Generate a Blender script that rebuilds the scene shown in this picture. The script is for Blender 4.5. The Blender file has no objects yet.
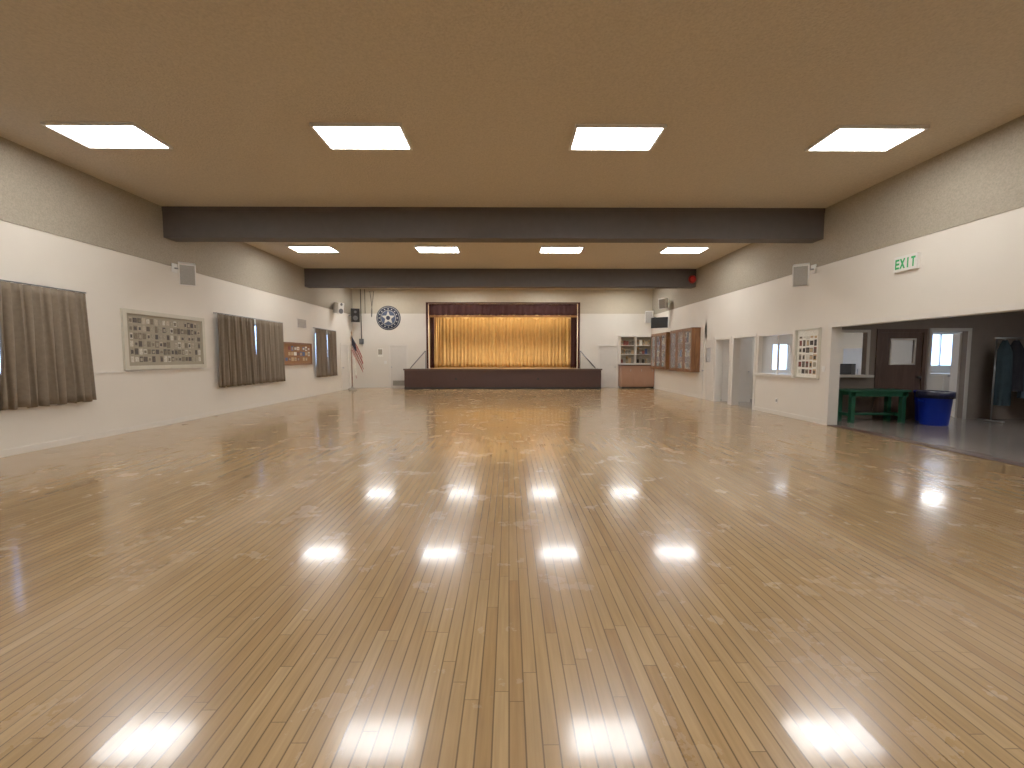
import bpy, bmesh, math, random
from mathutils import Matrix, Vector
random.seed(7)
S=bpy.context.scene
S.view_settings.view_transform='Standard'
S.view_settings.exposure=0.08
S.view_settings.gamma=1.2

# ------------------------------------------------------------ materials
def lin(c):
    return tuple(((v/255)/12.92 if v/255<=0.04045 else ((v/255+0.055)/1.055)**2.4) for v in c)
def nodes(name):
    m=bpy.data.materials.new(name); m.use_nodes=True
    nt=m.node_tree; b=nt.nodes['Principled BSDF']
    return m,nt,b
def mat(name,rgb,rough=0.6,metal=0,var=0.08,scale=6,bump=0,bscale=60,spec=0.5,coat=0,emit=0):
    m,nt,b=nodes(name); N=nt.nodes.new; L=nt.links.new
    c=lin(rgb)
    tc=N('ShaderNodeTexCoord'); n=N('ShaderNodeTexNoise'); n.inputs['Scale'].default_value=scale; n.inputs['Detail'].default_value=4
    L(tc.outputs['Object'],n.inputs['Vector'])
    r=N('ShaderNodeValToRGB'); L(n.outputs['Fac'],r.inputs[0])
    r.color_ramp.elements[0].position=.3; r.color_ramp.elements[1].position=.7
    r.color_ramp.elements[0].color=tuple(v*(1-var) for v in c)+(1,)
    r.color_ramp.elements[1].color=tuple(min(1,v*(1+var)) for v in c)+(1,)
    L(r.outputs[0],b.inputs['Base Color'])
    b.inputs['Roughness'].default_value=rough; b.inputs['Metallic'].default_value=metal
    b.inputs['Specular IOR Level'].default_value=spec; b.inputs['Coat Weight'].default_value=coat
    if emit:
        b.inputs['Emission Color'].default_value=c+(1,); b.inputs['Emission Strength'].default_value=emit
    if bump:
        n2=N('ShaderNodeTexNoise'); n2.inputs['Scale'].default_value=bscale; n2.inputs['Detail'].default_value=3
        L(tc.outputs['Object'],n2.inputs['Vector'])
        bp=N('ShaderNodeBump'); bp.inputs['Strength'].default_value=bump; bp.inputs['Distance'].default_value=.02
        L(n2.outputs['Fac'],bp.inputs['Height']); L(bp.outputs[0],b.inputs['Normal'])
    return m
def emis(name,rgb,s):
    m,nt,b=nodes(name); b.inputs['Base Color'].default_value=(.8,.8,.8,1)
    b.inputs['Emission Color'].default_value=lin(rgb)+(1,); b.inputs['Emission Strength'].default_value=s
    return m
def wood(name,a,bc,scale=8,rough=.4,axis='Z'):
    m,nt,b=nodes(name); N=nt.nodes.new; L=nt.links.new
    tc=N('ShaderNodeTexCoord'); mp=N('ShaderNodeMapping')
    s={'X':(.12,1,1),'Y':(1,.12,1),'Z':(1,1,.12)}[axis]; mp.inputs['Scale'].default_value=s
    n=N('ShaderNodeTexNoise'); n.inputs['Scale'].default_value=scale*2; n.inputs['Detail'].default_value=6; n.inputs['Distortion'].default_value=1.2
    L(tc.outputs['Object'],mp.inputs[0]); L(mp.outputs[0],n.inputs['Vector'])
    r=N('ShaderNodeValToRGB'); r.color_ramp.elements[0].position=.3; r.color_ramp.elements[1].position=.7
    r.color_ramp.elements[0].color=lin(a)+(1,); r.color_ramp.elements[1].color=lin(bc)+(1,)
    L(n.outputs['Fac'],r.inputs[0]); L(r.outputs[0],b.inputs['Base Color']); b.inputs['Roughness'].default_value=rough
    return m
def floor_mat():
    m,nt,b=nodes('maple_strip_floor'); N=nt.nodes.new; L=nt.links.new
    tc=N('ShaderNodeTexCoord'); sp=N('ShaderNodeSeparateXYZ'); L(tc.outputs['Object'],sp.inputs[0])
    def M(op,a,bb=None,c=None):
        n=N('ShaderNodeMath'); n.operation=op
        for i,v in enumerate((a,bb,c)):
            if v is None: continue
            if isinstance(v,(int,float)): n.inputs[i].default_value=v
            else: L(v,n.inputs[i])
        return n.outputs[0]
    W=.064; LEN=.95
    u=M('DIVIDE',sp.outputs[0],W); row=M('FLOOR',u); fu=M('FRACT',u)
    wn=N('ShaderNodeTexWhiteNoise'); wn.noise_dimensions='1D'; L(row,wn.inputs['W'])
    v=M('ADD',M('DIVIDE',sp.outputs[1],LEN),M('MULTIPLY',wn.outputs['Value'],7.3))
    col=M('FLOOR',v); fv=M('FRACT',v)
    cb=N('ShaderNodeCombineXYZ'); L(row,cb.inputs[0]); L(col,cb.inputs[1])
    w2=N('ShaderNodeTexWhiteNoise'); w2.noise_dimensions='2D'; L(cb.outputs[0],w2.inputs['Vector'])
    ramp=N('ShaderNodeValToRGB'); e=ramp.color_ramp.elements
    e[0].position=0; e[0].color=lin((150,117,76))+(1,)
    e[1].position=1; e[1].color=lin((173,142,99))+(1,)
    x=e.new(.12); x.color=lin((158,126,84))+(1,)
    x=e.new(.8); x.color=lin((166,134,91))+(1,)
    L(w2.outputs['Value'],ramp.inputs[0])
    mp=N('ShaderNodeMapping'); mp.inputs['Scale'].default_value=(34,2.0,1); L(tc.outputs['Object'],mp.inputs[0])
    ad=N('ShaderNodeVectorMath'); ad.operation='ADD'; L(mp.outputs[0],ad.inputs[0]); L(w2.outputs['Color'],ad.inputs[1])
    g=N('ShaderNodeTexNoise'); g.inputs['Scale'].default_value=1.5; g.inputs['Detail'].default_value=6; L(ad.outputs[0],g.inputs['Vector'])
    gm=N('ShaderNodeMapRange'); gm.inputs[1].default_value=.3; gm.inputs[2].default_value=.7; gm.inputs[3].default_value=.86; gm.inputs[4].default_value=1.12; L(g.outputs['Fac'],gm.inputs[0])
    wv=N('ShaderNodeTexNoise'); wv.inputs['Scale'].default_value=.8; wv.inputs['Detail'].default_value=8; wv.inputs['Roughness'].default_value=.6; L(tc.outputs['Object'],wv.inputs['Vector'])
    wm=N('ShaderNodeMapRange'); wm.inputs[1].default_value=.3; wm.inputs[2].default_value=.7; wm.inputs[3].default_value=.93; wm.inputs[4].default_value=1.06; L(wv.outputs['Fac'],wm.inputs[0])
    gap=M('MAXIMUM',M('GREATER_THAN',M('ABSOLUTE',M('SUBTRACT',fu,.5)),.45),M('GREATER_THAN',M('ABSOLUTE',M('SUBTRACT',fv,.5)),.4985))
    gd=M('SUBTRACT',1,M('MULTIPLY',gap,.62))
    k=M('MULTIPLY',M('MULTIPLY',gm.outputs[0],wm.outputs[0]),gd)
    vm=N('ShaderNodeVectorMath'); vm.operation='SCALE'; L(ramp.outputs[0],vm.inputs[0]); L(k,vm.inputs['Scale'])
    L(vm.outputs[0],b.inputs['Base Color'])
    rn=N('ShaderNodeTexNoise'); rn.inputs['Scale'].default_value=2.2; rn.inputs['Detail'].default_value=8; rn.inputs['Roughness'].default_value=.65; L(tc.outputs['Object'],rn.inputs['Vector'])
    rm=N('ShaderNodeMapRange'); rm.inputs[1].default_value=.3; rm.inputs[2].default_value=.7; rm.inputs[3].default_value=.2; rm.inputs[4].default_value=.3; L(rn.outputs['Fac'],rm.inputs[0])
    L(rm.outputs[0],b.inputs['Roughness'])
    b.inputs['Specular IOR Level'].default_value=.35
    b.inputs['Coat Weight'].default_value=.55
    rm2=N('ShaderNodeMapRange'); rm2.inputs[1].default_value=.3; rm2.inputs[2].default_value=.7; rm2.inputs[3].default_value=.06; rm2.inputs[4].default_value=.13; L(rn.outputs['Fac'],rm2.inputs[0])
    L(rm2.outputs[0],b.inputs['Coat Roughness'])
    cup=M('MULTIPLY',M('POWER',M('ABSOLUTE',M('SUBTRACT',fu,.5)),2),.4)
    tilt=M('MULTIPLY',M('MULTIPLY',M('SUBTRACT',wn.outputs['Value'],.5),fu),.08)
    h=M('SUBTRACT',M('ADD',M('ADD',cup,tilt),M('MULTIPLY',rn.outputs['Fac'],.4)),M('MULTIPLY',gap,.3))
    bp=N('ShaderNodeBump'); bp.inputs['Strength'].default_value=.3; bp.inputs['Distance'].default_value=.003
    L(h,bp.inputs['Height']); L(bp.outputs[0],b.inputs['Normal']); L(bp.outputs[0],b.inputs['Coat Normal'])
    return m

WALL=mat('painted_wall_cream',(219,211,197),.55,var=.02,scale=1.5)
BAND=mat('textured_plaster_band',(157,147,129),.85,var=.14,scale=45,bump=.5,bscale=60)
BANDB=mat('back_band_paint',(190,178,154),.8,var=.03)
CEIL=mat('sprayed_texture_ceiling',(193,180,158),.8,var=.1,scale=38,bump=.6,bscale=45)
FLOOR=floor_mat()
BEAM=mat('beam_paint_dark',(80,75,73),.7,var=.05)
TRIMW=mat('white_trim_paint',(218,211,199),.45,var=.02)
WHITE=mat('white_plastic',(225,222,215),.4,var=.02)
BLACK=mat('black_plastic',(20,20,22),.4,var=.1)
GREY=mat('grey_metal',(110,110,112),.4,metal=.6)
STEEL=mat('steel',(170,170,170),.3,metal=1)
CURT=mat('taupe_drape_fabric',(118,104,86),.9,var=.1,scale=20)
GOLD=mat('gold_velvet_curtain',(192,152,90),.75,var=.1,scale=5)
GOLDL=mat('gold_scallop_valance',(212,178,116),.7,var=.1,scale=12)
MAROON=mat('maroon_velvet',(58,22,20),.85,var=.12,scale=15)
FRINGE=mat('gold_fringe',(140,92,46),.7,var=.2,scale=60)
STAGEF=mat('stage_front_brown',(62,38,33),.6,var=.06)
STAGET=mat('stage_edge_trim',(84,62,50),.5)
STAGEFL=wood('stage_floor_boards',(120,86,54),(150,112,74),6,.35,'X')
OAK=wood('oak_cabinet_wood',(96,60,34),(136,90,52),6,.4,'Z')
DOORW=mat('white_door_paint',(210,203,192),.5,var=.02)
PEACH=mat('peach_cabinet_laminate',(160,118,92),.5,var=.04)
COUNTER=mat('counter_dark',(60,46,40),.3)
NAVY=mat('navy_enamel',(18,28,54),.45)
REDM=mat('red_paint',(165,24,22),.45)
BLUEBIN=mat('blue_bin_plastic',(16,52,185),.4,var=.05)
BAG=mat('black_bin_bag',(26,30,60),.35,bump=.6,bscale=12)
GREENP=mat('green_bench_paint',(26,80,56),.5,var=.08)
TEAL=mat('dark_teal_cloth',(44,60,66),.9,var=.15)
ROBES=[TEAL,mat('charcoal_cloth',(40,40,46),.9,var=.15),mat('slate_cloth',(66,80,90),.9,var=.15)]
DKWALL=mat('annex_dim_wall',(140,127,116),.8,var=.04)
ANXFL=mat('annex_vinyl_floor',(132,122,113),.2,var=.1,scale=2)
DKDOOR=wood('brown_door_wood',(86,66,56),(108,84,70),5,.5,'Z')
CORK=mat('cork_board',(140,98,62),.9,var=.15,scale=60)
PAPER=[mat('paper_%d'%i,c,.8,var=.12,scale=25) for i,c in enumerate([(232,228,215),(205,200,185),(150,140,120),(95,85,72),(60,55,50),(190,160,120),(120,60,50),(70,90,130)])]
GRILLE=mat('brass_grille',(160,130,90),.5)
SILVER=mat('brushed_metal_trim',(150,145,135),.35,metal=.8)
LAMP=emis('led_diffuser',(254,251,248),26.5)
DIM=emis('added_fill_diffuser',(250,250,252),9.0)  # glow of the fill panels added in kitchen and annex
WARMB=emis('warm_bulb',(255,200,130),20)
def glassm():
    m,nt,b=nodes('window_glass'); b.inputs['Base Color'].default_value=(.95,.98,1,1); b.inputs['Roughness'].default_value=.02
    b.inputs['Alpha'].default_value=.12; b.inputs['Metallic'].default_value=0
    return m
GLASS=glassm()
GREENE=emis('exit_green',(10,140,60),.5); GREENE.node_tree.nodes['Principled BSDF'].inputs['Base Color'].default_value=(.01,.2,.06,1)

# ------------------------------------------------------------ mesh builder
class B:
    def __init__(s,name): s.name=name; s.bm=bmesh.new(); s.m=[]
    def mi(s,m):
        if m not in s.m: s.m.append(m)
        return s.m.index(m)
    def box(s,x0,x1,y0,y1,z0,z1,m,M=None):
        x0,x1=sorted((x0,x1)); y0,y1=sorted((y0,y1)); z0,z1=sorted((z0,z1))
        P=[(x0,y0,z0),(x1,y0,z0),(x1,y1,z0),(x0,y1,z0),(x0,y0,z1),(x1,y0,z1),(x1,y1,z1),(x0,y1,z1)]
        if M is not None: P=[M@Vector(p) for p in P]
        v=[s.bm.verts.new(p) for p in P]; k=s.mi(m)
        for q in ((0,3,2,1),(4,5,6,7),(0,1,5,4),(1,2,6,5),(2,3,7,6),(3,0,4,7)):
            s.bm.faces.new([v[i] for i in q]).material_index=k
    def tube(s,a,b,r,m,n=12,r2=None):
        a=Vector(a);b=Vector(b);r2=r if r2 is None else r2
        d=(b-a).normalized(); t=Vector((0,0,1)) if abs(d.z)<.9 else Vector((1,0,0))
        u=d.cross(t).normalized(); w=d.cross(u)
        k=s.mi(m); A=[];Bv=[]
        for i in range(n):
            an=2*math.pi*i/n; o=u*math.cos(an)+w*math.sin(an)
            A.append(s.bm.verts.new(a+o*r)); Bv.append(s.bm.verts.new(b+o*r2))
        for i in range(n):
            f=s.bm.faces.new([A[i],A[(i+1)%n],Bv[(i+1)%n],Bv[i]]); f.material_index=k; f.smooth=True
        s.bm.faces.new(A[::-1]).material_index=k; s.bm.faces.new(Bv).material_index=k
    def lathe(s,c,prof,m,n=14):
        k=s.mi(m); rings=[]
        for r,z in prof:
            rings.append([s.bm.verts.new((c[0]+r*math.cos(2*math.pi*i/n),c[1]+r*math.sin(2*math.pi*i/n),c[2]+z)) for i in range(n)])
        for a,b in zip(rings,rings[1:]):
            for i in range(n):
                f=s.bm.faces.new([a[i],a[(i+1)%n],b[(i+1)%n],b[i]]); f.material_index=k; f.smooth=True
        s.bm.faces.new(rings[0][::-1]).material_index=k; s.bm.faces.new(rings[-1]).material_index=k
    def poly(s,pts,d,m):
        k=s.mi(m); d=Vector(d); n=len(pts)
        A=[s.bm.verts.new(p) for p in pts]; C=[s.bm.verts.new(Vector(p)+d) for p in pts]
        s.bm.faces.new(A).material_index=k; s.bm.faces.new(C[::-1]).material_index=k
        for i in range(n): s.bm.faces.new([A[i],C[i],C[(i+1)%n],A[(i+1)%n]]).material_index=k
    def grid(s,fn,nu,nv,m,mf=None,smooth=True):
        V=[[s.bm.verts.new(fn(i/nu,j/nv)) for j in range(nv+1)] for i in range(nu+1)]
        for i in range(nu):
            for j in range(nv):
                f=s.bm.faces.new([V[i][j],V[i+1][j],V[i+1][j+1],V[i][j+1]])
                f.material_index=s.mi(mf((i+.5)/nu,(j+.5)/nv) if mf else m); f.smooth=smooth
    def done(s,bevel=0,recalc=True):
        if recalc: bmesh.ops.recalc_face_normals(s.bm,faces=s.bm.faces)
        me=bpy.data.meshes.new(s.name); s.bm.to_mesh(me); s.bm.free()
        for m in s.m: me.materials.append(m)
        o=bpy.data.objects.new(s.name,me); S.collection.objects.link(o)
        if bevel:
            bv=o.modifiers.new('bevel','BEVEL'); bv.width=bevel; bv.segments=2; bv.limit_method='ANGLE'
        return o

XL,XR,H,YB=-7.453,6.877,4.70,19.83
Y0=-5.0; ZB=3.49
def wall(name,axis,a0,a1,ur,zr,holes,lower,upper=None,split=ZB):
    b=B(name)
    us=sorted(set([ur[0],ur[1]]+[h[i] for h in holes for i in (0,1)]))
    zs=sorted(set([zr[0],zr[1]]+[h[i] for h in holes for i in (2,3)]+([split] if upper else [])))
    for u0,u1 in zip(us,us[1:]):
        for z0,z1 in zip(zs,zs[1:]):
            cu,cz=(u0+u1)/2,(z0+z1)/2
            if any(h[0]<cu<h[1] and h[2]<cz<h[3] for h in holes): continue
            m=upper if upper and cz>split else lower
            if axis=='x': b.box(a0,a1,u0,u1,z0,z1,m)
            else: b.box(u0,u1,a0,a1,z0,z1,m)
    return b.done()

# ------------------------------------------------------------ shell
b=B('floor'); b.box(XL-.2,XR,Y0-.2,YB+.2,-.12,0,FLOOR); b.done()
b=B('ceiling'); b.box(XL-.2,XR+.2,Y0-.2,YB+.2,H,H+.15,CEIL); b.done()
WINS=[(4.75,7.15),(10.7,13.3),(15.95,17.45)]
DL=(18.35,19.2)
wall('wall_left','x',XL-.2,XL,(Y0-.2,YB),(0,H),[(a,c,.85,2.45) for a,c in WINS]+[(DL[0],DL[1],0,2.03)],WALL,BAND)
OP=(3.9,8.74); WI=(9.9,11.28); DA=(11.45,12.55); DB=(12.75,13.62); DC=(13.8,14.5)
wall('wall_right','x',XR,XR+.18,(Y0-.2,YB),(0,H),[(OP[0],OP[1],0,2.12),(WI[0],WI[1],1.02,2.05),(DA[0],DA[1],0,2.06),(DB[0],DB[1],0,2.06),(DC[0],DC[1],0,2.06)],WALL,BAND)
SX0,SX1,SZ,ST=-3.86,3.31,.93,4.03
wall('wall_back','y',YB,YB+.18,(XL-.2,XR+.2),(0,H),[(SX0,SX1,0,ST),(-5.71,-4.93,0,2.01),(4.39,5.2,0,2.01)],WALL,BANDB,3.55)
wall('wall_rear','y',Y0-.2,Y0,(XL,XR),(0,H),[],WALL,BAND)

b=B('baseboard_left'); b.box(XL,XL+.015,Y0,DL[0]-.08,0,.1,TRIMW); b.box(XL,XL+.015,DL[1]+.08,YB,0,.1,TRIMW); b.done()
b=B('baseboard_right')
for a,c in ((Y0,OP[0]-.1),(OP[1]+.1,DA[0]-.08),(DA[1]+.07,DB[0]-.07),(DB[1]+.07,DC[0]-.08),(DC[1]+.08,YB)):
    b.box(XR-.015,XR,a,c,0,.1,TRIMW)
b.done()
b=B('baseboard_back')
for a,c in ((XL+.02,-5.8),(-4.85,-4.84),(5.27,5.29)): b.box(a,c,YB-.015,YB,0,.1,TRIMW)
b.done()
b=B('trim_1')
for a,c in ((7.35,10.45),(13.55,15.7),(17.7,18.2)): b.box(XL,XL+.02,a,c,1.17,1.2,TRIMW)
b.done()
b=B('trim_2'); b.box(XL,XL+.012,Y0,YB,ZB-.015,ZB+.005,BAND); b.box(XR-.012,XR,Y0,YB,ZB-.015,ZB+.005,BAND); b.done()
J=.014  # jamb liner thickness, so casings cover the wall reveal
b=B('trim_3')
b.box(XR-.02,XR+.2,OP[1]-J,OP[1]+.09,0,2.2,TRIMW); b.box(XR-.02,XR+.2,OP[0]+J,OP[1]-J,2.12-J,2.2,TRIMW); b.box(XR-.02,XR+.2,OP[0]-.09,OP[0]+J,0,2.2,TRIMW)
b.done()
b=B('floor_threshold'); b.box(XR-.02,XR+.2,OP[0]+J,OP[1]-J,-.01,.012,STAGET); b.done()

for y in (9.106,15.251):
    b=B('ceiling_beam'); b.box(XL,XR,y,y+.34,4.048,H,BEAM); b.box(XL,XR,y-.012,y,4.6,H,BEAM); b.done()
for y in (.1,6.2425,12.5036,18.2232):  # first row is out of view, added above the camera to even the lighting
    for i in range(4):
        cx=-.2783+(i-1.5)*3.6805
        b=B('ceiling_light_panel')
        b.box(cx-.60,cx+.60,y-.30,y+.30,H-.03,H-.002,LAMP)
        for q in ((cx-.635,cx-.6,y-.335,y+.335),(cx+.6,cx+.635,y-.335,y+.335),(cx-.6,cx+.6,y-.335,y-.3),(cx-.6,cx+.6,y+.3,y+.335)):
            b.box(*q,H-.04,H,WHITE)
        b.done()

# ------------------------------------------------------------ curtains
def curtain(name,axis,at,u0,u1,z0,z1,folds,amp,m,flare=0.0,side=1,scal=0,top_m=None,nz=14,seed=0):
    b=B(name)
    def fn(u,v):
        t=v
        a=amp*(.55+.45*(1-t)); 
        d=math.sin(2*math.pi*folds*u)*a+ .35*a*math.sin(2*math.pi*(folds*.37)*u+seed)
        uu=u0+(u1-u0)*u + flare*(1-t)*(u-.5)*2 + .012*math.sin(9*u*folds+t*3)
        zb=z0+ (scal*abs(math.sin(math.pi*folds*u*.5)) if scal else .012*math.sin(folds*4*u))
        z=zb+(z1-zb)*t
        if t>.93: d*=.75
        p=at+side*(amp*1.4+d)
        return (p,uu,z) if axis=='x' else (uu,p,z)
    b.grid(fn,folds*10,nz,m)
    o=b.done(recalc=False)
    so=o.modifiers.new('thick','SOLIDIFY'); so.thickness=.006
    return o
k=0
for (a,c,gap) in ((4.55,7.28,5.98),(10.5,13.52,12.05),(15.78,17.62,16.75)):
    for (u0,u1) in ((a,gap-.03),(gap+.03,c)):
        k+=1
        curtain('window_curtain','x',XL+.03,u0,u1,.70,2.57,max(6,int((u1-u0)/.125)),.05,CURT,flare=.05 if u1-u0>1 else .02,seed=k)
    b=B('curtain_rod'); b.tube((XL+.09,a-.02,2.585),(XL+.09,c+.01,2.585),.01,GREY)
    for yy in (a,c): b.tube((XL,yy,2.585),(XL+.09,yy,2.585),.01,GREY)
    b.done()
for n,(a,c) in enumerate(WINS):
    b=B('window_%d'%(n+1)); x0,x1=XL-.13,XL-.07
    for q in ((a,a+.05,.85,2.45),(c-.05,c,.85,2.45),(a+.05,c-.05,.85,.9),(a+.05,c-.05,2.4,2.45),((a+c)/2-.03,(a+c)/2+.03,.9,2.4)): b.box(x0,x1,q[0],q[1],q[2],q[3],SILVER)
    b.box(XL-.105,XL-.1,a+.05,c-.05,.9,2.4,GLASS); b.done()

# ------------------------------------------------------------ left wall stuff
def board_x(name,x,s,y0,y1,z0,z1,fr,bg,fw=.06,cells=(14,5),dens=.9,pal=PAPER,extra=None):
    b=B(name)
    b.box(x,x+s*.02,y0+fw,y1-fw,z0+fw,z1-fw,bg)
    for q in ((y0,y0+fw,z0,z1),(y1-fw,y1,z0,z1),(y0+fw,y1-fw,z0,z0+fw),(y0+fw,y1-fw,z1-fw,z1)): b.box(x,x+s*.05,*q,fr)
    nx,nz=cells; W=(y1-y0-2*fw-.1)/nx; Hh=(z1-z0-2*fw-.1)/nz
    for i in range(nx):
        for j in range(nz):
            if random.random()>dens: continue
            cy=y0+fw+.05+(i+.5)*W; cz=z0+fw+.05+(j+.5)*Hh
            w=W*random.uniform(.3,.46); h=Hh*random.uniform(.28,.44)
            b.box(x+s*.02,x+s*.024,cy-w,cy+w,cz-h,cz+h,random.choice(pal))
            if random.random()<.6: b.box(x+s*.024,x+s*.026,cy-w*.7,cy+w*.7,cz-h*.7,cz+h*.5,random.choice(pal[1:5]))
    if extra: extra(b)
    return b.done()
CREAM=mat('cream_frame',(196,190,172),.4,var=.05)
MATB=mat('photo_mat_board',(150,141,122),.7,var=.05)
PHO=[mat('old_photo_%d'%i,c,.6,var=.3,scale=40) for i,c in enumerate([(190,184,168),(150,142,124),(112,102,86),(84,76,66),(70,66,62),(172,160,140)])]
board_x('framed_photo_collage',XL,1,8.0,10.12,1.22,2.41,CREAM,MATB,.08,(19,6),.95,PHO)
board_x('bulletin_board',XL,1,13.6,15.55,1.2,1.98,OAK,CORK,.06,(9,3),.85,PAPER[:4]+PAPER[5:])
def vent_x(name,x,s,y0,y1,z0,z1,m):
    b=B(name); b.box(x,x+s*.012,y0,y1,z0,z1,m)
    n=8
    for i in range(n):
        z=z0+.03+(z1-z0-.06)*(i+.5)/n
        b.box(x+s*.012,x+s*.022,y0+.03,y1-.03,z-.008,z+.008,GREY)
    return b.done()
vent_x('wall_vent',XL,1,14.6,15.25,2.5,2.86,TRIMW)
def speaker(name,c,yaw,pit,w,h,d,body,front):
    M=Matrix.Translation(c)@Matrix.Rotation(yaw,4,'Z')@Matrix.Rotation(pit,4,'X')
    b=B(name); b.box(-w/2,w/2,-d/2,d/2,-h/2,h/2,body,M); b.box(-w/2+.02,w/2-.02,-d/2-.012,-d/2,-h/2+.02,h/2-.02,front,M)
    return b,M
GR=mat('speaker_grille_cloth',(150,146,138),.8,var=.15,scale=90)
b,M=speaker('wall_speaker',(XL+.36,9.25,3.3),math.radians(38),math.radians(18),.30,.46,.28,WHITE,GR)
b.tube((XL,9.35,3.45),(XL+.3,9.35,3.42),.02,STEEL); b.box(XL,XL+.015,9.27,9.43,3.35,3.55,WHITE); b.done(.008)
b,M=speaker('wall_speaker',(XR-.36,9.25,3.3),math.radians(-38),math.radians(18),.30,.46,.28,WHITE,GR)
b.tube((XR,9.35,3.45),(XR-.3,9.35,3.42),.02,STEEL); b.box(XR-.015,XR,9.27,9.43,3.35,3.55,WHITE); b.done(.008)
def door_panel(b,ax,at,s,u0,u1,z1,m,win=None,knob=1,th=.04,frame=TRIMW):
    def bx(u0,u1,p0,p1,z0,z1,mm):
        a,c=at+s*p0,at+s*p1
        if ax=='x': b.box(a,c,u0,u1,z0,z1,mm)
        else: b.box(u0,u1,a,c,z0,z1,mm)
    if win:
        bx(u0,win[0],-.05,-.01,0,z1,m); bx(win[1],u1,-.05,-.01,0,z1,m)
        bx(win[0],win[1],-.05,-.01,0,win[2],m); bx(win[0],win[1],-.05,-.01,win[3],z1,m)
        bx(win[0],win[1],-.033,-.028,win[2],win[3],GLASS)
    else: bx(u0,u1,-.16,-.01,0,z1,m)
    for q in ((u0-.08,u0,0,z1+.08),(u1,u1+.08,0,z1+.08),(u0,u1,z1,z1+.08)): bx(q[0],q[1],0,.02,q[2],q[3],frame)
    ku=u1-.08 if knob>0 else u0+.08
    p=lambda off:(at+s*off,ku,1.0) if ax=='x' else (ku,at+s*off,1.0)
    b.tube(p(-.01),p(.05),.012,STEEL); b.tube(p(.04),p(.075),.03,STEEL)
b=B('door_1'); door_panel(b,'x',XL,1,DL[0],DL[1],2.03,DOORW,knob=-1); b.done()
b=B('door_2'); door_panel(b,'y',YB,-1,-5.71,-4.93,2.01,DOORW,knob=-1); b.box(-5.6,-5.04,YB-.005,YB+.015,.1,.35,SILVER); b.done()
b=B('door_3'); door_panel(b,'y',YB,-1,4.39,5.2,2.01,DOORW,knob=1); b.done()
b=B('door_4'); door_panel(b,'x',XR,-1,DC[0],DC[1],2.06,DOORW,win=(14.0,14.3,1.3,1.8)); b.done()
for nm,c,yaw,w,h,mm in (('wall_speaker',(XL+.25,17.6,3.55),math.radians(60),.3,.45,WHITE),('pa_speaker',(XL+.32,19.3,3.42),math.radians(20),.38,.62,BLACK)):
    b,M=speaker(nm,c,yaw,math.radians(8),w,h,.3,mm,mm)
    for zz,r in ((-.12,.11),(.16,.06)):
        b.tube(M@Vector((0,-.16,zz)),M@Vector((0,-.175,zz)),r,GREY)
    b.tube((XL,c[1],c[2]),(c[0],c[1],c[2]),.02,BLACK)
    b.done(.01)
b=B('electrical_conduit')
b.tube((-7.05,YB-.03,2.3),(-7.05,YB-.03,H),.02,BLACK); b.tube((-6.85,YB-.03,3.55),(-6.85,YB-.03,H),.015,BLACK)
b.box(-7.15,-6.95,YB-.09,YB,2.1,2.35,GREY); b.done()
b=B('hanging_cord')
pts=[]
for i in range(21):
    t=i/20; pts.append((-6.6+.15*t+.05*math.sin(t*7),YB-.05,4.6-1.35*math.sin(t*math.pi)*(.9)))
for p,q in zip(pts,pts[1:]): b.tube(p,q,.012,BLACK,6)
b.done()
b=B('round_wall_emblem'); c=Vector((-5.75,YB,3.34))
def ring(r,y,m,n=48): b.poly([(c.x+r*math.cos(2*math.pi*i/n),YB-y,c.z+r*math.sin(2*math.pi*i/n)) for i in range(n)],(0,.02,0),m)
ring(.58,.02,NAVY); ring(.53,.03,PAPER[1]); ring(.515,.04,NAVY); ring(.36,.05,PAPER[1]); ring(.345,.055,mat('emblem_slate',(60,74,100),.5))
st=[]
for i in range(10):
    r=.33 if i%2==0 else .14; a=math.pi/2+i*math.pi/5; st.append((c.x+r*math.cos(a),YB-.07,c.z+r*math.sin(a)))
b.poly(st,(0,.02,0),PAPER[1]); ring(.1,.085,NAVY)
for i in range(16):
    a=2*math.pi*i/16; x,z=c.x+.43*math.cos(a),c.z+.43*math.sin(a); b.box(x-.022,x+.022,YB-.05,YB-.03,z-.022,z+.022,PAPER[1])
b.done()
b=B('notice_sign'); b.box(-6.3,-6.05,YB-.015,YB,1.5,1.9,PAPER[0]); b.box(-6.27,-6.08,YB-.018,YB-.015,1.6,1.85,PAPER[2]); b.done()
b=B('light_switch_plate'); b.box(-6.0,-5.88,YB-.012,YB,1.15,1.3,WHITE); b.box(-5.96,-5.92,YB-.02,YB-.012,1.2,1.25,WHITE); b.done()

def flag(name,px,py,top,kind,wd=.42):
    b=B(name)
    b.lathe((px,py,0),[(.17,0),(.17,.03),(.12,.06),(.04,.09),(.03,.14)],SILVER,20)
    b.tube((px,py,.1),(px,py,top),.014,OAK)
    b.lathe((px,py,top),[(.012,0),(.035,.03),(.02,.07),(.005,.16)],GRILLE,10)
    red=REDM; wh=PAPER[0]
    if kind=='us':
        mf=lambda u,v:(NAVY if (u<.34 and v<.54) else (red if int(v*13)%2==0 else wh))
    else:
        mf=lambda u,v:(red if v>.85 else wh)
    def fn(u,v):
        f=.05*math.sin(9*u+4*v)*(.2+u)
        dx=.015+wd*u*(1-.25*u)+.03*v
        return (px+dx+f*.3,py-.05-.05*math.sin(v*17)*(.3+u)-f,top-.06-.80*v-.98*u**.9)
    b.grid(fn,30,26,red,mf)
    return b.done(recalc=False)
flag('us_flag_on_stand',-6.92,18.2,2.5,'us',.62)
flag('state_flag_on_stand',-7.22,18.9,2.3,'ca',.25)

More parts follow.
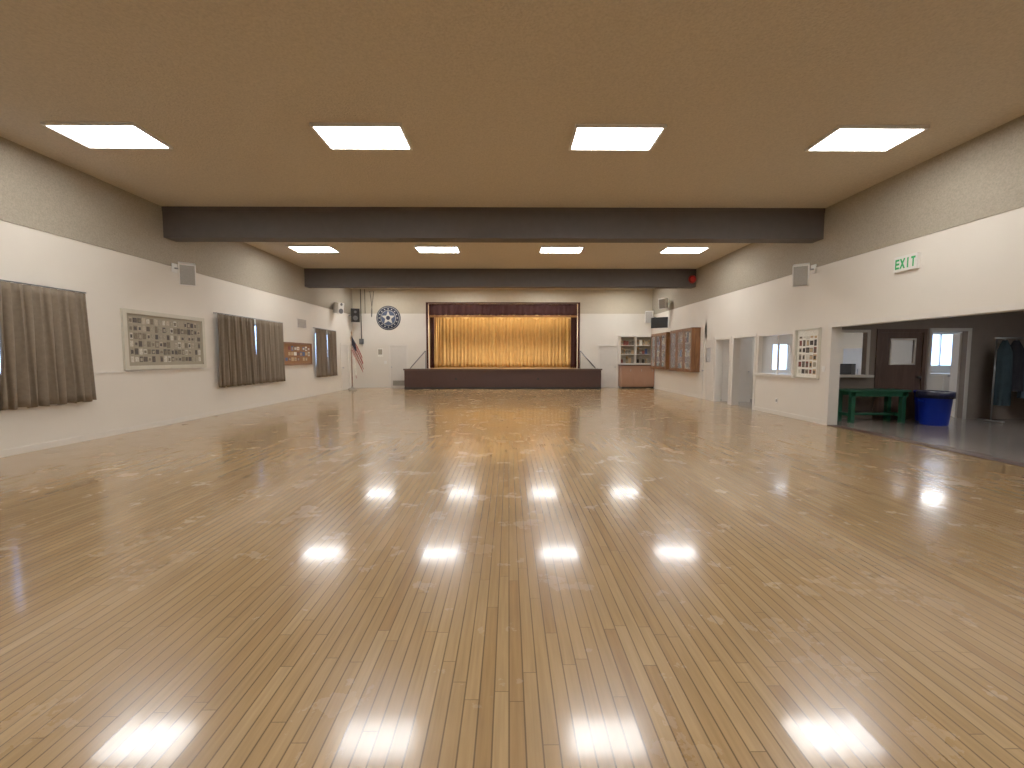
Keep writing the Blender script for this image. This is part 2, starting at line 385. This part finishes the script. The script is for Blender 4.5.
# ------------------------------------------------------------ stage
b=B('stage')
b.box(SX0,SX1,19.06,23.36,.82,SZ,STAGEFL); b.box(SX0,SX1,19.06,19.2,0,.82,STAGEF)
b.box(-4.83,4.28,18.98,19.06,0,SZ,STAGEF); b.box(-4.83,-4.77,19.06,YB-.001,0,SZ,STAGEF); b.box(4.22,4.28,19.06,YB-.001,0,SZ,STAGEF)
b.box(-4.87,4.32,18.95,19.1,SZ-.06,SZ+.012,STAGET); b.box(-4.83,4.28,18.965,18.98,0,.09,BLACK)
for i in range(4):
    z=.186*(i+1); b.box(-4.77+.225*i,SX0,19.06,YB-.001,z-.186,z,STAGEF); b.box(SX1,4.22-.225*i,19.06,YB-.001,z-.186,z,STAGEF)
b.box(-2.5,-2.4,18.97,18.98,.42,.52,BLACK); b.box(1.3,1.4,18.97,18.98,.42,.52,BLACK)
b.done()
for s,xa,xb in ((1,-4.72,-3.98),(-1,4.15,3.42)):
    b=B('stair_handrail'); y=YB-.12
    b.tube((xa,y,.95),(xb,y,1.78),.022,GREY); b.tube((xb,y,1.78),(xb,y,.93),.018,GREY); b.tube((xa,y,.2),(xa,y,.95),.018,GREY)
    b.done()
b=B('wall_stage_left'); b.box(-5.2,-5.1,YB+.18,23.5,0,4.9,DKWALL); b.done()
b=B('wall_stage_right'); b.box(4.6,4.7,YB+.18,23.5,0,4.9,DKWALL); b.done()
b=B('wall_stage_rear'); b.box(-5.1,4.6,23.4,23.5,0,4.9,DKWALL); b.done()
b=B('ceiling_stage'); b.box(-5.2,4.7,YB+.18,23.5,4.9,5.0,DKWALL); b.done()
b=B('floor_stage'); b.box(-5.1,SX0,YB+.18,23.4,.82,SZ,STAGEFL); b.box(SX1,4.6,YB+.18,23.4,.82,SZ,STAGEFL); b.done()
b=B('trim_4')
for q in ((SX0-.1,SX0,SZ,ST+.06),(SX1,SX1+.1,SZ,ST+.06),(SX0,SX1,ST,ST+.06)): b.box(q[0],q[1],YB-.03,YB,q[2],q[3],MAROON)
b.done()
val=curtain('stage_valance','y',YB+.02,SX0+.02,SX1-.02,3.45,4.02,26,.035,MAROON,seed=3,nz=4,scal=.04)
b=B('fringe')
b.grid(lambda u,v:(SX0+.03+(SX1-SX0-.06)*u,YB+.03+.01*math.sin(u*170),3.38+.1*v),260,1,FRINGE); fr=b.done(recalc=False); fr.parent=val
curtain('stage_side_curtain','y',YB+.3,SX0+.0,SX0+.22,SZ+.02,4.1,4,.04,MAROON,seed=4)
curtain('stage_side_curtain','y',YB+.3,SX1-.28,SX1-.0,SZ+.02,4.1,5,.04,MAROON,seed=5)
curtain('stage_back_curtain','y',21.6,-4.3,3.9,SZ+.02,4.3,44,.07,GOLD,seed=6)
curtain('stage_leg_curtain','y',20.9,-4.2,-3.55,SZ+.02,4.4,6,.06,GOLD,seed=7)
curtain('stage_leg_curtain','y',20.9,3.15,3.7,SZ+.02,4.4,5,.06,MAROON,seed=8)
curtain('stage_gold_valance','y',20.75,-3.95,3.6,3.35,4.5,17,.05,GOLDL,seed=9,scal=.14,nz=8)
b=B('stage_light_batten'); b.tube((-3.6,20.35,4.3),(3.1,20.35,4.3),.03,BLACK)
for x in (-3,0,2.6): b.tube((x,20.35,4.3),(x,20.35,4.9),.012,BLACK)
for i in range(9):
    x=-3.4+i*.8
    b.tube((x,20.35,4.3),(x,20.35,4.22),.05,BLACK); b.lathe((x,20.35,4.08),[(.01,0),(.05,.03),(.06,.08),(.03,.13)],WARMB,10)
b.done()
def area(name,loc,rot,sx,sy,p,col):
    l=bpy.data.lights.new(name,'AREA'); l.shape='RECTANGLE'; l.size=sx; l.size_y=sy; l.energy=p; l.color=col
    o=bpy.data.objects.new(name,l); o.location=loc; o.rotation_euler=rot; S.collection.objects.link(o); return o
area('stage_batten_light',(-.25,20.45,4.15),(math.radians(25),0,0),6.5,.25,290,(1,.86,.60))
area('stage_batten_light',(-.25,21.0,4.35),(math.radians(15),0,0),7,.2,100,(1,.86,.60))

# ------------------------------------------------------------ back right
b=B('trophy_display_case')
x0,x1,z0,z1=5.32,6.82,1.19,2.44; yf=YB-.32
for q in ((x0-.06,x0,z0-.06,z1+.06),(x1,x1+.05,z0-.06,z1+.06),(x0,x1,z0-.06,z0),(x0,x1,z1,z1+.06)): b.box(q[0],q[1],yf,YB-.001,q[2],q[3],TRIMW)
b.box(x0,x1,YB-.02,YB-.001,z0,z1,MATB)
for z in (1.6,2.02): b.box(x0,x1,yf+.03,YB-.02,z,z+.02,TRIMW)
b.box(6.03,6.06,yf,YB-.02,z0,z1,TRIMW)
for z in (1.19,1.62,2.04):
    x=5.4
    while x<6.75:
        h=random.uniform(.2,.34); t=random.random()
        if abs(x-6.045)>.08:
            if t<.65:
                b.lathe((x,YB-.16,z),[(.045,0),(.045,.05),(.015,.07),(.012,h*.5),(.05,h*.75),(.055,h),(.01,h)],random.choice([GRILLE,SILVER,GRILLE]),10)
            else:
                b.box(x-.06,x+.06,YB-.16,YB-.14,z,z+h*.8,random.choice(PAPER)); 
        x+=.13
b.done()
b=B('base_cabinet')
b.box(5.3,6.86,YB-.55,YB-.001,.08,1.08,PEACH); b.box(5.33,6.86,YB-.5,YB-.001,0,.08,BLACK); b.box(5.26,6.868,YB-.58,YB-.001,1.08,1.12,COUNTER)
for i in range(3):
    a=5.33+i*.51; b.box(a,a+.48,YB-.57,YB-.55,.14,1.03,PEACH); b.tube((a+.4,YB-.58,.8),(a+.4,YB-.58,.92),.008,STEEL)
b.done(.004)
def wall_cabinet(y0,y1,z0,z1,n):
    b=B('glass_front_wall_cabinet'); x=XR; d=.3
    b.box(x-.02,x,y0,y1,z0,z1,OAK)
    for q in ((y0,y0+.03,z0,z1),(y1-.03,y1,z0,z1),(y0,y1,z0,z0+.03),(y0,y1,z1-.03,z1)): b.box(x-d,x-.02,*q,OAK)
    for zz in (z0+(z1-z0)/3,z0+2*(z1-z0)/3): b.box(x-d+.03,x-.02,y0+.03,y1-.03,zz,zz+.02,OAK)
    W=(y1-y0)/n
    for i in range(n):
        a,c=y0+i*W+.005,y0+(i+1)*W-.005
        for q in ((a,a+.09,z0,z1),(c-.09,c,z0,z1),(a+.09,c-.09,z0,z0+.12),(a+.09,c-.09,z1-.12,z1)): b.box(x-d-.02,x-d,*q,OAK)
        b.box(x-d-.012,x-d-.008,a+.09,c-.09,z0+.12,z1-.12,GLASS)
        b.tube((x-d-.04,a+.06,(z0+z1)/2-.05),(x-d-.04,a+.06,(z0+z1)/2+.05),.008,STEEL)
    for zz in (z0+.03,z0+(z1-z0)/3+.02,z0+2*(z1-z0)/3+.02):
        y=y0+.12
        while y<y1-.12:
            h=random.uniform(.12,.38)
            if random.random()<.5: b.box(x-.22,x-.1,y-.05,y+.05,zz,zz+h,random.choice(PAPER[2:]))
            else: b.lathe((x-.15,y,zz),[(.05,0),(.05,.04),(.015,.06),(.05,h*.8),(.04,h)],random.choice([GRILLE,SILVER]),8)
            y+=.15
    return b.done()
wall_cabinet(14.75,16.75,.93,2.54,3)
wall_cabinet(17.15,18.95,.95,2.52,3)
b=B('wall_mounted_tv'); M=Matrix.Translation((XR-.38,17.8,2.96))@Matrix.Rotation(math.radians(-38),4,'Z')
b.box(-.36,.36,-.03,.03,-.23,.23,BLACK,M); b.tube((XR,17.9,2.98),(XR-.38,17.82,2.98),.03,BLACK); b.done(.01)
b,M=speaker('wall_speaker',(XR-.3,17.6,3.75),math.radians(-45),math.radians(10),.3,.42,.28,WHITE,GR); b.tube((XR,17.65,3.75),(XR-.3,17.62,3.75),.02,STEEL); b.done(.01)
b,M=speaker('pa_speaker',(XR-.3,19.3,3.35),math.radians(-30),math.radians(8),.35,.55,.3,WHITE,GR); b.tube((XR,19.35,3.35),(XR-.3,19.32,3.35),.02,STEEL); b.done(.01)
b=B('red_alarm_bell'); b.tube((6.72,15.25,4.32),(6.72,15.19,4.32),.1,REDM,20); b.tube((6.72,15.19,4.32),(6.72,15.12,4.32),.15,REDM,24,.09); b.done()
b=B('wall_thermostat'); b.box(XR-.03,XR,14.62,14.68,1.45,1.55,WHITE); b.done()

# ------------------------------------------------------------ right wall
b=B('exit_sign')
y0,y1,z0,z1=6.93,7.35,2.96,3.22
b.box(XR-.05,XR,y0,y1,z0,z1,WHITE)
def strokes(letter,o,w,h):
    R=[]
    if letter=='E': R=[(0,.28,0,1),(0,1,0,.2),(0,1,.4,.6),(0,1,.8,1)]
    if letter=='I': R=[(.34,.66,0,1)]
    if letter=='T': R=[(.34,.66,0,1),(0,1,.8,1)]
    for a,c,d,e in R: b.box(XR-.054,XR-.05,o-a*w,o-c*w,z0+.045+d*h,z0+.045+e*h,GREENE)
    if letter=='X':
        for p,q in (((0,0),(1,1)),((0,1),(1,0))):
            a=Vector((XR-.054,o-p[0]*w,z0+.045+p[1]*h)); c=Vector((XR-.054,o-q[0]*w,z0+.045+q[1]*h))
            t=Vector((0,.014,0)); b.poly([a-t,a+t,c+t,c-t],(.003,0,0),GREENE)
for i,l in enumerate('EXIT'): strokes(l,y1-.03-i*.095,.072,.17)
b.done()
def hdr(b):
    b.box(XR-.03,XR-.02,9.1,9.7,1.95,2.08,PAPER[0])
board_x('member_photo_poster',XR,-1,9.03,9.77,.98,2.12,CREAM,PAPER[0],.03,(5,6),1,PAPER[2:7]+PAPER[1:3],hdr)
b=B('window_4')
a,c=WI
for q in ((a-.06,a+J,1.02,2.11),(c-J,c+.06,1.02,2.11),(a+J,c-J,2.05-J,2.11)): b.box(XR-.02,XR+.2,*q,TRIMW)
b.box(XR-.06,XR+.22,a-.08,c+.08,.97,1.02+J,TRIMW)
b.box(XR+.07,XR+.11,(a+c)/2-.02,(a+c)/2+.02,1.02+J,2.05-J,TRIMW); b.box(XR+.088,XR+.092,a+J,c-J,1.02+J,2.05-J,GLASS)
b.done()
b=B('door_frame')
for a,c in (DA,DB):
    for q in ((a-.07,a+J,0,2.13),(c-J,c+.07,0,2.13),(a+J,c-J,2.06-J,2.13)): b.box(XR-.02,XR+.2,*q,TRIMW)
b.done()
M=Matrix.Translation((XR+.22,DB[1]-.02,0))@Matrix.Rotation(math.radians(-20),4,'Z')
b=B('door_5'); b.box(0,.84,-.04,0,.01,2.03,DOORW,M); b.tube(M@Vector((.76,-.1,1)),M@Vector((.76,.06,1)),.02,STEEL); b.done()
b=B('light_switch_plate'); b.box(XR-.012,XR,8.88,8.96,1.15,1.27,WHITE); b.box(XR-.018,XR-.012,8.91,8.93,1.18,1.24,WHITE); b.done()
b=B('wall_outlet'); b.box(XR-.012,XR,10.4,10.48,.3,.42,WHITE); b.box(XR-.015,XR-.012,10.42,10.46,.33,.39,GREY); b.done()

# ------------------------------------------------------------ annex + kitchen
AX=XR+.18; AXR=13.6; AY=9.63; KY=14.3; KXR=17.0
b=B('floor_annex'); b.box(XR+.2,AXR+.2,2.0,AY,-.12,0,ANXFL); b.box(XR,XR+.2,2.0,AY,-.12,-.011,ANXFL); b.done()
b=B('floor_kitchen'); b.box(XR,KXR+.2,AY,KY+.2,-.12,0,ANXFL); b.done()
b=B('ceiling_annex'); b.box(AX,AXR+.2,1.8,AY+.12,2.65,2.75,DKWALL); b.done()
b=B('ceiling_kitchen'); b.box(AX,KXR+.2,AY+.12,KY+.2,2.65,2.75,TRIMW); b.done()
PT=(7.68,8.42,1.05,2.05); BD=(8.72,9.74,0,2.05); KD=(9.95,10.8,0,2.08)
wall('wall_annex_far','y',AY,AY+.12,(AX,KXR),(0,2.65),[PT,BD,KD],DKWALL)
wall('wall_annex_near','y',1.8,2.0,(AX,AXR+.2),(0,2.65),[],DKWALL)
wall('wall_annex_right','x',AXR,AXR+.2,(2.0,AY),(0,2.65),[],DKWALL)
KW=[(8.05,8.45,1.0,1.95),(9.2,9.8,1.0,1.95),(14.4,15.9,1.15,2.3)]
wall('wall_kitchen_far','y',KY,KY+.15,(XR,KXR+.2),(0,2.65),KW,WALL)
wall('wall_kitchen_right','x',KXR,KXR+.2,(AY+.12,KY),(0,2.65),[],WALL)
for n,(a,c,z0,z1) in enumerate(KW):
    b=B('window_%d'%(n+5))
    for q in ((a,a+.04,z0,z1),(c-.04,c,z0,z1),(a,c,z0,z0+.04),(a,c,z1-.04,z1)): b.box(q[0],q[1],KY+.04,KY+.1,q[2],q[3],WHITE)
    if n==2:
        b.box((a+c)/2-.02,(a+c)/2+.02,KY+.04,KY+.1,z0,z1,WHITE)
        for i in range(10): 
            z=z1-.08-i*.04; b.box(a,c,KY-.02,KY-.005,z,z+.012,WHITE)
    b.box(a,c,KY+.06,KY+.065,z0,z1,GLASS); b.done()
b=B('trim_5')
for q in ((PT[0]-.06,PT[0],1.0,2.11),(PT[1],PT[1]+.06,1.0,2.11),(PT[0],PT[1],2.05,2.11)): b.box(q[0],q[1],AY-.02,AY,q[2],q[3],TRIMW)
for q in ((KD[0]-.07,KD[0],0,2.15),(KD[1],KD[1]+.07,0,2.15),(KD[0],KD[1],2.08,2.15)): b.box(q[0],q[1],AY-.02,AY,q[2],q[3],TRIMW)
b.done()
b=B('trim_6'); b.box(PT[0]-.08,PT[1]+.08,AY-.15,AY+.14,1.0,1.055,TRIMW); b.done()
b=B('pass_through_counter'); b.box(PT[0]-.08,PT[1]+.08,AY+.14,AY+.6,1.0,1.05,TRIMW); b.box(PT[0],PT[1],AY+.14,AY+.55,0,1.0,WHITE); b.done()
b=B('microwave'); b.box(7.88,8.34,AY+.18,AY+.5,1.05,1.31,BLACK); b.box(7.89,8.22,AY+.17,AY+.18,1.07,1.29,GREY); b.box(8.23,8.33,AY+.17,AY+.18,1.07,1.29,STEEL); b.done(.005)
b=B('door_6'); door_panel(b,'y',AY,-1,BD[0],BD[1],2.05,DKDOOR,win=(9.0,9.55,1.32,1.88),knob=1,frame=DKDOOR); 
for q in ((8.97,9.0,1.29,1.91),(9.55,9.58,1.29,1.91),(9,9.55,1.29,1.32),(9,9.55,1.88,1.91)): b.box(q[0],q[1],AY-.01,AY+.01,q[2],q[3],TRIMW)
b.done()
M=Matrix.Translation((KD[1]-.01,AY+.16,0))@Matrix.Rotation(math.radians(52),4,'Z')
b=B('door_7'); b.box(0,.75,-.04,0,.01,2.05,DOORW,M); b.tube(M@Vector((.7,-.09,1)),M@Vector((.7,.05,1)),.02,STEEL); b.done()
b=B('kitchen_counter'); b.box(8.6,16.6,KY-.6,KY-.001,.1,.88,WHITE); b.box(8.6,16.6,KY-.55,KY-.001,0,.1,BLACK); b.box(8.57,16.63,KY-.63,KY-.001,.88,.92,TRIMW)
for i in range(16): b.box(8.65+i*.5,9.1+i*.5,KY-.62,KY-.6,.14,.84,TRIMW)
b.done()
b=B('refrigerator'); b.box(10.9,11.6,12.6,13.3,0.03,1.75,WHITE); b.box(10.87,10.9,12.6,13.3,.05,1.15,WHITE); b.box(10.87,10.9,12.6,13.3,1.18,1.74,WHITE); b.tube((10.85,12.7,.7),(10.85,12.7,1.1),.012,STEEL)
for q in (10.95,11.55):
    for w in (12.65,13.25): b.tube((q,w,0),(q,w,.03),.02,BLACK)
b.done(.01)
b=B('ceiling_light_panel'); b.box(11.4,12.6,11.5,11.8,2.6,2.66,LAMP); b.done()
b=B('ceiling_light_panel'); b.box(8.0,9.2,12.4,12.7,2.61,2.655,DIM); b.done()  # extra panel added to brighten the view through the kitchen doorways
b=B('ceiling_light_panel'); b.box(9.4,10.6,6.4,7.0,2.61,2.655,DIM); b.done()  # invented fill panel, added to lift the dark annex
b=B('green_bench_table')
x0,x1,y0,y1=7.5,8.88,8.95,9.45
for i in range(3): b.box(x0,x1,y0+i*.17,y0+i*.17+.155,.7,.745,GREENP)
b.box(x0+.04,x1-.04,y0+.03,y0+.06,.6,.7,GREENP); b.box(x0+.04,x1-.04,y1-.07,y1-.04,.6,.7,GREENP)
for x in (x0+.08,x1-.17):
    for y in (y0+.03,y1-.12): b.box(x,x+.09,y,y+.09,0,.7,GREENP)
    b.box(x+.02,x+.07,y0+.1,y1-.1,.15,.22,GREENP)
b.box(x0+.1,x1-.1,(y0+y1)/2-.03,(y0+y1)/2+.03,.16,.21,GREENP)
b.done(.006)
def bin_(x,y,w,h,m,bag=True):
    b=B('blue_recycling_bin')
    b.lathe((x,y,0),[(w*.40,0),(w*.42,.03),(w*.5,h*.93),(w*.54,h*.93),(w*.54,h),(w*.50,h),(w*.47,h*.85)],m,24)
    if bag: b.lathe((x,y,0),[(w*.50,h*.8+.02),(w*.555,h*.82),(w*.56,h*1.01),(w*.49,h*1.025),(w*.42,h*.9)],BAG,24)
    for s in (-1,1): b.box(x+s*w*.5,x+s*w*.56,y-.06,y+.06,h*.7,h*.75,m)
    return b.done()
bin_(9.25,8.8,.55,.72,BLUEBIN); bin_(9.62,9.3,.48,.7,BLUEBIN,False)
b=B('coat_rack'); b.tube((10.95,9.2,1.9),(12.8,9.2,1.9),.018,STEEL)
for x in (10.98,12.8):
    b.tube((x,9.2,.05),(x,9.2,1.9),.014,STEEL); b.tube((x,8.95,.03),(x,9.45,.03),.02,STEEL)
def robe(cx,w,z0,m,cy):
    b.tube((cx,cy,1.9),(cx,cy,1.84),.008,STEEL,6)
    def fn(u,v):
        a=2*math.pi*u; t=v
        if t<.82: ww=w*(.92-.12*t)
        else: ww=w*(.82-.72*((t-.82)/.18)**1.3)
        r=1+.16*math.sin(a*7+cx*9)*(1-t)
        return (cx+ww*.5*math.cos(a)*r, cy+.13*math.sin(a)*r*(1-.6*max(0,t-.8)/.2), z0+(1.85-z0)*t)
    b.grid(fn,60,16,m)
for i in range(6): robe(11.17+i*.29,.30+.03*math.sin(i*3),.38+.16*((i*5)%3),ROBES[i%3],9.2+.03*math.sin(i*2.1))
b.done()

w=bpy.data.worlds.new('daylight'); S.world=w; w.use_nodes=True
nt=w.node_tree; bg=nt.nodes['Background']
sky=nt.nodes.new('ShaderNodeTexSky'); sky.sky_type='HOSEK_WILKIE'; sky.turbidity=3; sky.sun_direction=(.3,-.5,.8)
mx=nt.nodes.new('ShaderNodeMixRGB'); mx.inputs[0].default_value=.75; nt.links.new(sky.outputs[0],mx.inputs[1]); mx.inputs[2].default_value=(.34,.55,1,1)
nt.links.new(mx.outputs[0],bg.inputs[0]); bg.inputs[1].default_value=9

# ------------------------------------------------------------ camera
f=410.553; pi_,ya=-.0648,.0076
fw=Vector((math.sin(ya)*math.cos(pi_),math.cos(ya)*math.cos(pi_),math.sin(pi_))); r=Vector((math.cos(ya),-math.sin(ya),0)); u=r.cross(fw)
cd=bpy.data.cameras.new('camera'); cd.sensor_width=36; cd.lens=36*f/1024; cd.clip_start=.05
co=bpy.data.objects.new('camera',cd); S.collection.objects.link(co)
co.matrix_world=Matrix(((r.x,u.x,-fw.x,0),(r.y,u.y,-fw.y,0),(r.z,u.z,-fw.z,1.4658),(0,0,0,1)))
S.camera=co
